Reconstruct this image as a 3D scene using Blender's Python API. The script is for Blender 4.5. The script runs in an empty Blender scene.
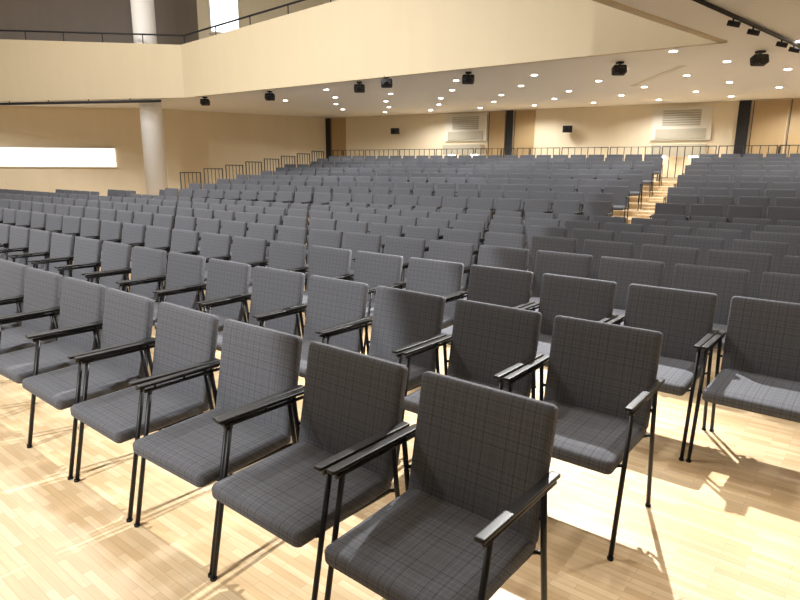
import bpy, math, random
from mathutils import Vector, Matrix
random.seed(4)
SC=bpy.context.scene
COL=SC.collection
SC.view_settings.view_transform='Standard'
SC.view_settings.look='None'
SC.view_settings.exposure=0.0

# ------------------------------------------------------------------ materials
def newmat(name):
    m=bpy.data.materials.new(name); m.use_nodes=True
    nt=m.node_tree; b=nt.nodes['Principled BSDF']
    return m,nt,b
def N(nt,t,**k):
    n=nt.nodes.new(t)
    for a,v in k.items(): setattr(n,a,v)
    return n
def plain(name,col,rough=.6,metal=0,var=.06,scale=6,emit=None,es=0,stretch=(1,1,1),spec=None):
    m,nt,b=newmat(name)
    tc=N(nt,'ShaderNodeTexCoord'); mp=N(nt,'ShaderNodeMapping'); mp.inputs['Scale'].default_value=stretch
    no=N(nt,'ShaderNodeTexNoise'); no.inputs['Scale'].default_value=scale; no.inputs['Detail'].default_value=4
    cr=N(nt,'ShaderNodeMapRange'); cr.inputs['To Min'].default_value=1-var; cr.inputs['To Max'].default_value=1+var
    mx=N(nt,'ShaderNodeVectorMath',operation='SCALE'); mx.inputs[0].default_value=col
    nt.links.new(tc.outputs['Object'],mp.inputs[0]); nt.links.new(mp.outputs[0],no.inputs['Vector'])
    nt.links.new(no.outputs['Fac'],cr.inputs['Value']); nt.links.new(cr.outputs[0],mx.inputs['Scale'])
    nt.links.new(mx.outputs[0],b.inputs['Base Color'])
    b.inputs['Roughness'].default_value=rough; b.inputs['Metallic'].default_value=metal
    if spec is not None: b.inputs['Specular IOR Level'].default_value=spec
    if emit:
        b.inputs['Emission Color'].default_value=(*emit,1); b.inputs['Emission Strength'].default_value=es
    return m
def srgb(r,g,b):
    f=lambda c:(c/255/12.92 if c/255<=.04045 else ((c/255+.055)/1.055)**2.4)
    return (f(r),f(g),f(b))

def fabric():
    m,nt,b=newmat('grey_plaid_fabric')
    L=nt.links.new
    tc=N(nt,'ShaderNodeTexCoord'); sp=N(nt,'ShaderNodeSeparateXYZ'); L(tc.outputs['Object'],sp.inputs[0])
    yz=N(nt,'ShaderNodeMath',operation='ADD'); L(sp.outputs['Y'],yz.inputs[0]); L(sp.outputs['Z'],yz.inputs[1])
    def lines(src,period,width,off):
        a=N(nt,'ShaderNodeMath',operation='MULTIPLY_ADD'); L(src,a.inputs[0]); a.inputs[1].default_value=1/period; a.inputs[2].default_value=off
        f=N(nt,'ShaderNodeMath',operation='FRACT'); L(a.outputs[0],f.inputs[0])
        l=N(nt,'ShaderNodeMath',operation='LESS_THAN'); L(f.outputs[0],l.inputs[0]); l.inputs[1].default_value=width
        return l.outputs[0]
    def add(a,bb,k):
        q=N(nt,'ShaderNodeMath',operation='MULTIPLY_ADD'); L(bb,q.inputs[0]); q.inputs[1].default_value=k
        if isinstance(a,float): q.inputs[2].default_value=a
        else: L(a,q.inputs[2])
        return q.outputs[0]
    acc=0.0
    for src in (sp.outputs['X'],yz.outputs[0]):
        acc=add(acc,lines(src,.0195,.10,.2),.44)
        acc=add(acc,lines(src,.031,.06,.6),.32)
        acc=add(acc,lines(src,.0065,.28,.1),.34)
        acc=add(acc,lines(src,.044,.08,.35),-.45)
    no=N(nt,'ShaderNodeTexNoise'); no.inputs['Scale'].default_value=350; no.inputs['Detail'].default_value=2
    L(tc.outputs['Object'],no.inputs['Vector'])
    acc=add(acc,no.outputs['Fac'],.6)
    mr=N(nt,'ShaderNodeMapRange'); L(acc,mr.inputs['Value']); mr.inputs['From Min'].default_value=-.5; mr.inputs['From Max'].default_value=2.3
    cr=N(nt,'ShaderNodeValToRGB'); L(mr.outputs[0],cr.inputs[0])
    cr.color_ramp.elements[0].color=(*srgb(50,51,55),1); cr.color_ramp.elements[1].color=(*srgb(130,132,139),1)
    L(cr.outputs[0],b.inputs['Base Color']); b.inputs['Roughness'].default_value=.92
    b.inputs['Sheen Weight'].default_value=.05; b.inputs['Specular IOR Level'].default_value=.12
    bp=N(nt,'ShaderNodeBump'); bp.inputs['Strength'].default_value=.25; bp.inputs['Distance'].default_value=.001
    L(no.outputs['Fac'],bp.inputs['Height']); L(bp.outputs[0],b.inputs['Normal'])
    return m

def parquet():
    m,nt,b=newmat('oak_parquet'); L=nt.links.new
    tc=N(nt,'ShaderNodeTexCoord'); mp=N(nt,'ShaderNodeMapping'); mp.inputs['Rotation'].default_value=(0,0,math.radians(38.7))
    L(tc.outputs['Object'],mp.inputs[0])
    br=N(nt,'ShaderNodeTexBrick'); L(mp.outputs[0],br.inputs['Vector'])
    br.offset=.37; br.offset_frequency=2
    br.inputs['Color1'].default_value=(*srgb(204,173,131),1); br.inputs['Color2'].default_value=(*srgb(226,202,164),1)
    br.inputs['Mortar'].default_value=(*srgb(184,154,114),1)
    br.inputs['Scale'].default_value=1; br.inputs['Mortar Size'].default_value=.001; br.inputs['Mortar Smooth'].default_value=.3
    br.inputs['Brick Width'].default_value=.25; br.inputs['Row Height'].default_value=.036; br.inputs['Bias'].default_value=.1
    gm=N(nt,'ShaderNodeMapping'); gm.inputs['Scale'].default_value=(2.5,40,1); L(mp.outputs[0],gm.inputs[0])
    no=N(nt,'ShaderNodeTexNoise'); no.inputs['Scale'].default_value=1.6; no.inputs['Detail'].default_value=5; L(gm.outputs[0],no.inputs['Vector'])
    mr=N(nt,'ShaderNodeMapRange'); L(no.outputs['Fac'],mr.inputs['Value']); mr.inputs['To Min'].default_value=.82; mr.inputs['To Max'].default_value=1.12
    sc=N(nt,'ShaderNodeVectorMath',operation='SCALE'); L(br.outputs['Color'],sc.inputs[0]); L(mr.outputs[0],sc.inputs['Scale'])
    L(sc.outputs[0],b.inputs['Base Color'])
    b.inputs['Roughness'].default_value=.36; b.inputs['Specular IOR Level'].default_value=.4
    return m

M_FAB=fabric(); M_FLOOR=parquet()
M_BLK=plain('black_powder_coat',(.007,.007,.008),.42,0,.1,20,spec=.35)
M_ARM=plain('black_lacquered_wood',(.008,.008,.008),.45,0,.2,30,spec=.35)
M_WALL=plain('light_birch_panel',srgb(236,222,194),.6,0,.04,3,stretch=(1,1,.15))
M_FASC=plain('birch_fascia',srgb(208,193,162),.55,0,.035,3,stretch=(1,1,.15))
M_CEIL=plain('cream_ceiling_paint',srgb(252,250,246),.7,0,.01,2)
M_WHITE=plain('white_paint',srgb(242,240,236),.6,0,.02,2)
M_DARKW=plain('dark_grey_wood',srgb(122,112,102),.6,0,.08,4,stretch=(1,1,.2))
M_DOOR=plain('oak_door_veneer',srgb(184,158,116),.5,0,.08,5,stretch=(1,1,.15))
M_GRILL=plain('grille_beige',srgb(186,178,158),.6,0,.05,8)
M_DARK=plain('matte_black',(.014,.014,.016),.6,0,.1,10)
M_GLASS=plain('bright_window_glass',(.9,.93,1),.3,0,.01,1,emit=(.93,.97,1),es=2.6)
M_BAND=plain('backlit_frosted_band',(.9,.9,.86),.4,0,.01,1,emit=(1,.98,.93),es=1.5)
M_LAMP=plain('lamp_diffuser',(1,1,1),.4,0,.01,1,emit=(1,.96,.88),es=14)
M_RED=plain('red_sign',srgb(190,60,40),.5,0,.05,3)
M_TRIM=plain('white_trim',srgb(228,221,206),.5,0,.03,3)

# ------------------------------------------------------------------ mesh builder
class MB:
    def __init__(s): s.v=[];s.f=[];s.m=[];s.sm=[];s.mats=[]
    def mi(s,m):
        if m not in s.mats: s.mats.append(m)
        return s.mats.index(m)
    def face(s,idx,m,sm=False): s.f.append(idx); s.m.append(m); s.sm.append(sm)
    def box(s,c,size,mat,rz=0,M=None):
        m=s.mi(mat); b=len(s.v); R=Matrix.Rotation(rz,3,'Z') if M is None else M
        for z in(-.5,.5):
            for x,y in((-.5,-.5),(.5,-.5),(.5,.5),(-.5,.5)):
                s.v.append(Vector(c)+R@Vector((x*size[0],y*size[1],z*size[2])))
        for q in((3,2,1,0),(4,5,6,7),(0,1,5,4),(1,2,6,5),(2,3,7,6),(3,0,4,7)): s.face([b+i for i in q],m)
    def prism(s,poly,z0,z1,mat,z1s=None):
        m=s.mi(mat); b=len(s.v); n=len(poly)
        zt=list(z1s) if z1s else [z1]*n
        a=sum(poly[i][0]*poly[(i+1)%n][1]-poly[(i+1)%n][0]*poly[i][1] for i in range(n))
        if a<0: poly=poly[::-1]; zt=zt[::-1]
        for p in poly: s.v.append(Vector((p[0],p[1],z0)))
        for p,z in zip(poly,zt): s.v.append(Vector((p[0],p[1],z)))
        s.face([b+i for i in range(n)][::-1],m); s.face([b+n+i for i in range(n)],m)
        for i in range(n):
            j=(i+1)%n; s.face([b+i,b+j,b+n+j,b+n+i],m)
    def wall(s,p,q,z0,z1,t,mat,zq=None):   # thickness on the left side of p->q
        d=Vector((q[0]-p[0],q[1]-p[1])).normalized(); n=Vector((-d.y,d.x))*t
        zq=z1 if zq is None else zq
        s.prism([p,q,(q[0]+n.x,q[1]+n.y),(p[0]+n.x,p[1]+n.y)],z0,z1,mat,[z1,zq,zq,z1])
    def tube(s,pts,r,mat,n=8,cap=True):
        m=s.mi(mat); pts=[Vector(p) for p in pts]; rings=[]
        for i,p in enumerate(pts):
            if i==0: d=pts[1]-p
            elif i==len(pts)-1: d=p-pts[-2]
            else: d=(pts[i+1]-p).normalized()+(p-pts[i-1]).normalized()
            d.normalize(); up=Vector((1,0,0)) if abs(d.x)<.9 else Vector((0,0,1))
            a=d.cross(up).normalized(); bb=d.cross(a)
            b=len(s.v); rings.append(b)
            for k in range(n):
                t=2*math.pi*(k+.5)/n; s.v.append(p+a*r*math.cos(t)+bb*r*math.sin(t))
        for i in range(len(rings)-1):
            A,B=rings[i],rings[i+1]
            for k in range(n): s.face([A+k,A+(k+1)%n,B+(k+1)%n,B+k],m,True)
        if cap:
            s.face([rings[0]+k for k in range(n)][::-1],m); s.face([rings[-1]+k for k in range(n)],m)
    def pad(s,w,h,t,rc,re,M,mat,puff=.006,nc=5,ne=4,taper=0):
        """cushion: rounded rectangle w x h (local x,y), thickness t (local z)"""
        m=s.mi(mat)
        def ring(ins,z):
            b=len(s.v); hw=w/2-ins; hh=h/2-ins; r=max(rc-ins,.004)
            for cx,cy,a0 in((hw-r,hh-r,0),(-hw+r,hh-r,90),(-hw+r,-hh+r,180),(hw-r,-hh+r,270)):
                for k in range(nc+1):
                    a=math.radians(a0+90*k/nc)
                    x=cx+r*math.cos(a); y=cy+r*math.sin(a)
                    x*=1+taper*(y/h)
                    s.v.append(M@Vector((x,y,z)))
            return b
        n=4*(nc+1); R=[]
        R.append(ring(re*3.2,-t/2-puff)); R.append(ring(re*1.8,-t/2-puff*.6))
        for k in range(ne+1):
            a=math.pi/2*(1-k/ne); R.append(ring(re*(1-math.cos(a)),-(t/2-re)-re*math.sin(a)))
        for k in range(ne+1):
            a=math.pi/2*k/ne; R.append(ring(re*(1-math.cos(a)),(t/2-re)+re*math.sin(a)))
        R.append(ring(re*1.8,t/2+puff*.6)); R.append(ring(re*3.2,t/2+puff))
        for A,B in zip(R,R[1:]):
            for k in range(n): s.face([A+k,A+(k+1)%n,B+(k+1)%n,B+k],m,True)
        s.face([R[0]+k for k in range(n)][::-1],m,True); s.face([R[-1]+k for k in range(n)],m,True)
    def mesh(s,name):
        me=bpy.data.meshes.new(name); me.from_pydata([tuple(v) for v in s.v],[],s.f)
        for mm in s.mats: me.materials.append(mm)
        for p,mi,sm in zip(me.polygons,s.m,s.sm): p.material_index=mi; p.use_smooth=sm
        me.validate(); me.update(); return me
    def obj(s,name):
        o=bpy.data.objects.new(name,s.mesh(name)); COL.objects.link(o); return o

# ------------------------------------------------------------------ geometry constants (metres)
C=3.9; PT=5.5; PTR=6.37; PTL=6.15; HALL=10.8
F0=Vector((-7.11,20.82)); F1=Vector((5.87,11.52)); FL=Vector((-17.5,23.1))
GD=Vector((-.754,-.657))
LW0=Vector((-19.5,23.7)); LW1=Vector((-9.56,25.07)); BC=Vector((-3.5,28.99))
w=Vector((.875,-.485)); n=Vector((.485,.875))
BR=BC+w*24
TH=math.radians(38.68)
u=Vector((-math.cos(TH),math.sin(TH))); v=Vector((math.sin(TH),math.cos(TH)))

# ------------------------------------------------------------------ floor
b=MB(); b.prism([(-22,-4),(20,-4),(20,30),(-22,30)],-.1,0,M_FLOOR); b.obj('floor')

# ------------------------------------------------------------------ tiered seating platform
Q0=Vector((-7.2,19.8)); Q1=Vector((-3.25,27.6)); qd=(Q1-Q0).normalized()
N0=11.6; TR=1.05; ST=.125; NT=10
def on_left(nd):   # point of the left platform edge at distance nd along n
    t=(nd-n.dot(Q0))/n.dot(qd); return Q0+qd*t
WR=6.2
def on_right(nd): return n*nd+w*WR
nb=n.dot(BC)-.05
tp=MB()
for k in range(NT):
    a=N0+k*TR; e=N0+(k+1)*TR if k<NT-1 else nb
    P=[on_left(a),on_right(a),on_right(e),on_left(e)]
    tp.prism([(p.x,p.y) for p in P],0.0,ST*(k+1),M_FLOOR)
tp.obj('tiered_seating_platform')

# ------------------------------------------------------------------ walls
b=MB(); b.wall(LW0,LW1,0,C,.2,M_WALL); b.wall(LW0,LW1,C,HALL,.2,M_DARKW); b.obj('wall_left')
b=MB(); b.wall(LW1,BC,0,C,.2,M_WALL)
d=(BC-LW1).normalized()
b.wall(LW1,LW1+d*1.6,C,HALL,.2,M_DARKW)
b.wall(LW1+d*1.6,BC,C,HALL,.2,M_WALL)
b.obj('wall_rear_left')
b=MB(); b.wall(BC,BR,0,HALL,.2,M_WALL); b.obj('wall_back')
b=MB(); b.wall((BR.x,BR.y),(20,-4),0,HALL,.2,M_WALL); b.obj('wall_right')
# ------------------------------------------------------------------ gallery soffit + fascia
G1=F1+GD*7.5; G2=Vector((-3.0,-.4)); G3=Vector((-3.0,-3.9))  # unseen near edge, outline shaped to block the front spot from the nearest chairs
b=MB()
b.prism([tuple(p) for p in (G3,G2,G1,F1,F0,FL,Vector((-19.5,23.65)),LW1,BC,BR,Vector((19.9,-3.9)))],C,C+.2,M_CEIL)
b.obj('ceiling')
b=MB()
Z0=C-.03
b.wall(F0,F1,Z0,PT,-.12,M_FASC,PTR); b.wall(FL,F0,Z0,PTL,-.12,M_FASC,PT)
b.wall(F1,G1,Z0,PTR,-.12,M_FASC); b.wall(G1,G2,Z0,PTR,-.12,M_FASC); b.wall(G2,G3,Z0,PTR,-.12,M_FASC)
b.obj('balcony_parapet')
b=MB(); b.prism([(-22,-4),(20,-4),(20,30),(-22,30)],HALL,HALL+.2,M_CEIL); b.obj('ceiling_hall')

# balcony handrails
b=MB()
def rail(p,q,za,zb,off,h=.32,post=1.5):
    d=(q-p); Ln=d.length; d=d/Ln; nn=Vector((-d.y,d.x))*off
    A=p+nn; B=q+nn
    b.tube([(A.x,A.y,za+h),(B.x,B.y,zb+h)],.028,M_DARK,6)
    k=int(Ln/post)
    for i in range(k+1):
        P=A+d*(Ln*i/k); z=za+(zb-za)*i/k; b.tube([(P.x,P.y,z-.3),(P.x,P.y,z+h)],.018,M_DARK,6)
rail(F0,F1,PT,PTR,.06); rail(FL,F0,PTL,PT,.06)
b.obj('balcony_handrail')
# curtain track below left gallery edge
b=MB(); b.tube([(FL.x,FL.y-.15,C-.12),(F0.x-.9,F0.y+.02,C-.12)],.05,M_DARK,8)
for i in range(6):
    P=FL.lerp(Vector((F0.x-.9,F0.y+.17)),(i+.3)/6); b.tube([(P.x,P.y-.15,C-.12),(P.x,P.y-.15,C-.03)],.02,M_DARK,6)
b.obj('curtain_track')
# column
b=MB(); b.tube([(-8.78,21.9,0),(-8.78,21.9,HALL)],.37,M_WHITE,32); b.obj('round_column')

# windows
def onwall(p,q,s0,s1,z0,z1,mat,dep=.06,mb=None):
    """flat element on the room side of wall p->q (room is on the right-hand side)"""
    d=(q-p).normalized(); nn=Vector((d.y,-d.x))*dep
    A=p+d*s0; B=p+d*s1
    mb.prism([(A.x,A.y),(B.x,B.y),(B.x+nn.x,B.y+nn.y),(A.x+nn.x,A.y+nn.y)],z0,z1,mat)
b=MB(); onwall(LW0,LW1,.5,8.05,1.62,2.34,M_BAND,.05,b)
onwall(LW0,LW1,.5,8.1,2.34,2.38,M_TRIM,.08,b); onwall(LW0,LW1,.5,8.1,1.58,1.62,M_TRIM,.08,b)
b.obj('window_1')
b=MB(); onwall(LW1,BC,2.1,3.25,7.05,10.4,M_GLASS,.05,b)
onwall(LW1,BC,2.03,2.1,6.95,10.45,M_TRIM,.09,b); onwall(LW1,BC,3.25,3.32,6.95,10.45,M_TRIM,.09,b); onwall(LW1,BC,2.03,3.32,6.95,7.05,M_TRIM,.12,b)
b.obj('window_2')

# back wall features
def bw(s0,s1,z0,z1,mat,dep,mb): onwall(BC,BR,s0,s1,z0,z1,mat,dep,mb)
FZ=ST*NT+.003
i=0
for s0,s1 in((.3,1.1),(8.05,8.75),(9.12,9.95),(17.25,18.25),(18.3,19.2)):
    i+=1; b=MB(); bw(s0,s1,FZ,3.86,M_DOOR,.06,b); bw(s0+.02,s0+.05,FZ,3.86,M_DARK,.065,b); bw(s1-.12,s1-.09,2.1,2.4,M_BLK,.1,b)
    b.obj('door_%d'%i)
for j,(s0,s1) in enumerate(((0.02,.26),(8.79,9.06),(16.85,17.2))):
    b=MB(); bw(s0,s1,FZ,3.88,M_DARK,.07,b); b.obj('trim_%d'%(j+1))
for s0,s1,z0,z1 in((6.15,8.0,2.75,3.8),(14.2,16.1,2.65,3.75)):
    b=MB()
    bw(s0,s1,z0,z1,M_TRIM,.1,b)
    hz=(z1-z0)
    for part in((.45,.95),):
        k=7
        for q in range(k):
            zz=z0+hz*(part[0]+(part[1]-part[0])*q/k); bw(s0+.35,s1-.35,zz,zz+hz*.035,M_GRILL,.14,b)
    bw(s0+.15,s1-.15,z0+.05,z0+.38,M_GRILL,.13,b)
    b.obj('ventilation_grille')
    b=MB(); bw(s0+.1,s1-.1,z0-.55,z0-.15,M_GRILL,.5,b)
    A=BC+w*((s0+s1)/2)-n*.3
    for q in(-.5,.5):
        p=A+w*q; b.tube([(p.x,p.y,z0-.6),(p.x,p.y,z0-.551)],.14,M_LAMP,12)
    b.obj('wall_cabinet_light')
for s in(13.7,):
    b=MB(); bw(s-.18,s+.18,2.02,2.12,M_RED,.13,b); bw(s-.2,s+.2,2.0,2.02,M_WHITE,.14,b); b.obj('exit_sign')
def speaker(s,z):
    b=MB(); A=BC+w*s; p=A-n*.35; 
    b.tube([(A.x,A.y,z+.1),(p.x,p.y,z+.05)],.02,M_DARK,6)
    b.box((p.x,p.y,z),(.34,.22,.24),M_DARK,math.atan2(w.y,w.x)+.3); q=p-n*.14
    b.tube([(p.x,p.y,z),(q.x,q.y,z-.02)],.08,M_BLK,12)
    b.obj('wall_speaker')
speaker(3.9,3.2); speaker(11.3,3.1); speaker(18.9,3.0)

# ------------------------------------------------------------------ guard rails
def guard(mb,p,q,z,h=1.0,step=.2,panel=1.6):
    d=q-p; Ln=d.length; d=d/Ln; ang=math.atan2(d.y,d.x)
    np_=max(1,round(Ln/panel)); pl=Ln/np_
    for i in range(np_):
        a=p+d*(i*pl+.04); e=p+d*((i+1)*pl-.04)
        mb.tube([(a.x,a.y,z),(a.x,a.y,z+h),(e.x,e.y,z+h),(e.x,e.y,z)],.022,M_DARK,6)
        mb.tube([(a.x,a.y,z+.12),(e.x,e.y,z+.12)],.012,M_DARK,6)
        nb_=int((e-a).length/step)
        for k in range(1,nb_):
            t=a+(e-a)*(k/nb_); mb.tube([(t.x,t.y,z+.12),(t.x,t.y,z+h)],.014,M_DARK,5)
b=MB(); nr=21.95+.35
guard(b,on_left(nr)+w*.4,n*nr+w*6.0,ST*NT,1.14,.2,1.7); b.obj('guard_railing')
b=MB()
for k in range(2,NT):
    a=N0+k*TR; e=N0+(k+1)*TR
    guard(b,on_left(a+.05)+w*.12,on_left(e-.05)+w*.12,ST*(k+1),1.08,.17,2)
b.obj('guard_railing')

# aisle steps
AC=-1.75; AH=.33
b=MB()
for k in range(NT):
    a=N0+k*TR-.32; c=n*(a+.158)+w*AC
    b.box((c.x,c.y,ST*k+ST/4+.001),(2*AH,.315,ST/2),M_FLOOR,math.atan2(w.y,w.x))
b.obj('aisle_steps')

# ------------------------------------------------------------------ downlights and spots
b=MB()
def in_poly(p,poly):
    c=False;k=len(poly)
    for i in range(k):
        a=poly[i];d=poly[(i+1)%k]
        if (a[1]>p[1])!=(d[1]>p[1]) and p[0]<(d[0]-a[0])*(p[1]-a[1])/(d[1]-a[1])+a[0]: c=not c
    return c
SOF=[F1,F0,LW1,BC,BR,Vector((19,0)),F1+GD*3]
dl=[]
nd=3.0
row=0
while nd<23:
    ww=-14+(.9 if row%2 else 0)
    while ww<17:
        P=n*nd+w*ww
        m=.5
        if all(in_poly(P+o,SOF) for o in(Vector((m,0)),Vector((-m,0)),Vector((0,m)),Vector((0,-m)))):
            dl.append(P); b.tube([(P.x,P.y,C-.012),(P.x,P.y,C-.001)],.07,M_LAMP,12)
        ww+=2.1
    nd+=1.75; row+=1
NEAR=[((4.5,6.0),140),((3.2,3.6),180),((6.5,3.8),100),((1.5,3.6),70)]
for P,e in NEAR+[((1.9,6.0),0)]: b.tube([(P[0],P[1],C-.012),(P[0],P[1],C-.001)],.07,M_LAMP,12)
b.obj('ceiling_downlights')
print('downlights',len(dl))
def stagespot(P,s=1.0):
    b=MB(); x,y=P
    b.box((x,y,C-.02),(.16*s,.16*s,.04),M_DARK)
    b.tube([(x,y,C-.04),(x,y,C-.12*s)],.025*s,M_DARK,6)
    M4=Matrix.Translation((x,y,C-.2*s))@Matrix.Rotation(-.3,4,'X')
    b.pad(.34*s,.24*s,.2*s,.05*s,.03*s,M4,M_DARK,.005,nc=3,ne=3)
    b.tube([(x,y-.1*s,C-.22*s),(x,y-.18*s,C-.25*s)],.075*s,M_BLK,12)
    b.obj('ceiling_spotlight')
for P in((6.98,12.4),(4.71,13.7),(1.61,15.2),(-.37,15.95),(-1.13,17.0),(-4.0,19.1),(-6.5,20.75)): stagespot(P,.85)
# track light on the side-gallery soffit
b=MB(); A=Vector((3.4,8.2)); B=Vector((8.5,12.8)); 
b.tube([(A.x,A.y,C-.04),(B.x,B.y,C-.04)],.03,M_DARK,6)
for t in(.3,.42,.62,.72,.85):
    P=A.lerp(B,t); b.tube([(P.x,P.y,C-.06),(P.x,P.y,C-.12)],.015,M_DARK,6); b.tube([(P.x-.06,P.y+.04,C-.12),(P.x+.08,P.y-.05,C-.17)],.04,M_DARK,10)
b.obj('track_light_rail')
b=MB(); b.box((6.35,15.8,C-.004),(.16,3.4,.008),M_TRIM,-.05); b.obj('linear_air_diffuser')

# ------------------------------------------------------------------ chair mesh  (+x sitter side, front = -y, back top at y=0)
def chair_mesh():
    b=MB()
    b.pad(.515,.50,.064,.030,.022,Matrix.Translation((0,-.305,.415))@Matrix.Rotation(math.radians(2),4,'X'),M_FAB,.009,ne=5)
    rec=math.radians(11)
    H=.475
    Mb=Matrix.Translation((0,-.045,.652))@Matrix.Rotation(math.radians(90)-rec,4,'X')
    b.pad(.53,H,.046,.024,.015,Mb,M_FAB,.004,taper=.02)
    LX=.283
    for sx in(-1,1):
        x=sx*LX
        b.tube([(x,-.545,0),(x,-.425,.632)],.0105,M_BLK,8)
        b.tube([(x,-.015,0),(x,-.075,.42),(x,-.10,.632)],.0105,M_BLK,8)
        b.tube([(x,-.455,.632),(x,-.02,.632)],.008,M_BLK,8)
        Ma=Matrix.Translation((x,-.25,.660))
        b.pad(.036,.47,.014,.008,.004,Ma,M_ARM,.0003,nc=3,ne=2)
        for y in(-.40,-.25,-.10): b.tube([(x,y,.632),(x,y,.655)],.006,M_BLK,6)
        for y in(-.545,-.015): b.tube([(x,y,0),(x,y,.012)],.014,M_BLK,8)
        b.tube([(x,-.468,.405),(sx*.235,-.468,.385),(sx*.235,-.06,.375),(x,-.072,.40)],.009,M_BLK,8)
        b.tube([(sx*.2,-.06,.375),(sx*.2,-.045,.45),(sx*.2,.005,.74)],.009,M_BLK,8)
        b.tube([(x,-.085,.52),(sx*.2,-.03,.52)],.008,M_BLK,8)
    b.tube([(-.235,-.45,.374),(.235,-.45,.374)],.009,M_BLK,8)
    b.tube([(-.235,-.09,.372),(.235,-.09,.372)],.009,M_BLK,8)
    return b.mesh('auditorium_chair')
CH=chair_mesh()
cnt=0
def chair(P,z,ang):
    global cnt
    o=bpy.data.objects.new('auditorium_chair',CH); COL.objects.link(o)
    o.location=(P.x,P.y,z); o.rotation_euler=(0,0,ang); cnt+=1
O=Vector((.3045,1.966)); PU=.6146; RV=1.1459
fa=math.atan2(v.y,v.x)-math.pi/2
for r in range(0,24):
    lo={0:0,1:0,2:-1,3:-2,4:-3}.get(r,-9)
    for c in range(lo,46):
        P=O+u*(PU*c)+v*(RV*r)
        if P.y<.5: continue
        k=P.x/P.y
        if k<-.86 and P.y>1 : continue
        if k>.86: continue
        nd=n.dot(P)
        if nd>N0-.35:
            e=on_left(nd); 
            if w.dot(P-e)>-.75 or P.y>20.3: continue
        if P.y>20.3 : continue
        if P.x<-16.5: continue
        if (P-Vector((-8.78,21.9))).length<1.3: continue
        j=fa+random.uniform(-.025,.025)
        chair(P+Vector((random.uniform(-.004,.004),random.uniform(-.004,.004))),0,j)
fr=math.atan2(n.y,n.x)-math.pi/2
for k in range(NT):
    nd=N0+k*TR+.9; z=ST*(k+1)
    wl=w.dot(on_left(nd))+.7
    for side in(-1,1):
        ww=AC+side*(AH+.34+(.15 if k%2 else 0))
        while wl<ww<WR-.5:
            P=n*nd+w*ww
            if abs(P.x/P.y)<.82: chair(P,z,fr)
            ww+=side*PU
print('chairs',cnt)

# ------------------------------------------------------------------ lights
def area(name,loc,size,power,col=(1,.98,.955),target=None,sy=None):
    L=bpy.data.lights.new(name,'AREA'); L.energy=power; L.size=size; L.color=col
    if sy: L.shape='RECTANGLE'; L.size_y=sy
    o=bpy.data.objects.new(name,L); COL.objects.link(o); o.location=loc
    if target is not None:
        o.rotation_euler=(Vector(target)-Vector(loc)).to_track_quat('-Z','Y').to_euler()
def spot(name,loc,target,power,deg,blend=.5,rad=.15,col=(1,.985,.955)):
    L=bpy.data.lights.new(name,'SPOT'); L.energy=power; L.spot_size=math.radians(deg); L.spot_blend=blend; L.shadow_soft_size=rad; L.color=col
    o=bpy.data.objects.new(name,L); COL.objects.link(o); o.location=loc
    o.rotation_euler=(Vector(target)-Vector(loc)).to_track_quat('-Z','Y').to_euler()
for x,y in((-9,6),(-9,14),(-4,11),(-14,12)):
    area('hall_ceiling_light',(x,y,10.5),1.4,700)
spot('stage_front_spot',(-6,-3.5,7.5),(-2.5,8,0),5200,60,.6,.12,(1,.99,.97))
spot('stage_front_spot',(-10,-2,8),(-5,12,0),3200,54,.7,.2,(1,.99,.97))
for i,P in enumerate(dl):
    if i%2==0: spot('downlight_lamp',(P.x,P.y,C-.03),(P.x,P.y,0),270 if P.y>11 else 110,158,.6,.08)
for P,e in NEAR:
    spot('downlight_lamp',(P[0],P[1],C-.03),(P[0],P[1],0),e,150,.6,.05)
# angled downlight behind the front rows: throws the chair shadows forward
spot('downlight_lamp',(1.9,6.0,C-.03),(-1.0,2.2,0),2300,84,.6,.035)
W=bpy.data.worlds.new('world'); SC.world=W; W.use_nodes=True
W.node_tree.nodes['Background'].inputs[0].default_value=(1,.98,.95,1); W.node_tree.nodes['Background'].inputs[1].default_value=.12

# ------------------------------------------------------------------ camera
cd=bpy.data.cameras.new('camera'); cam=bpy.data.objects.new('camera',cd); COL.objects.link(cam)
cd.sensor_width=36; cd.lens=597.87*36/800; cd.clip_end=200
p=.2164; roll=.0061
cam.matrix_world=Matrix.Translation((0,0,1.6231))@Matrix.Rotation(math.pi/2-p,4,'X')@Matrix.Rotation(roll,4,'Z')
SC.camera=cam
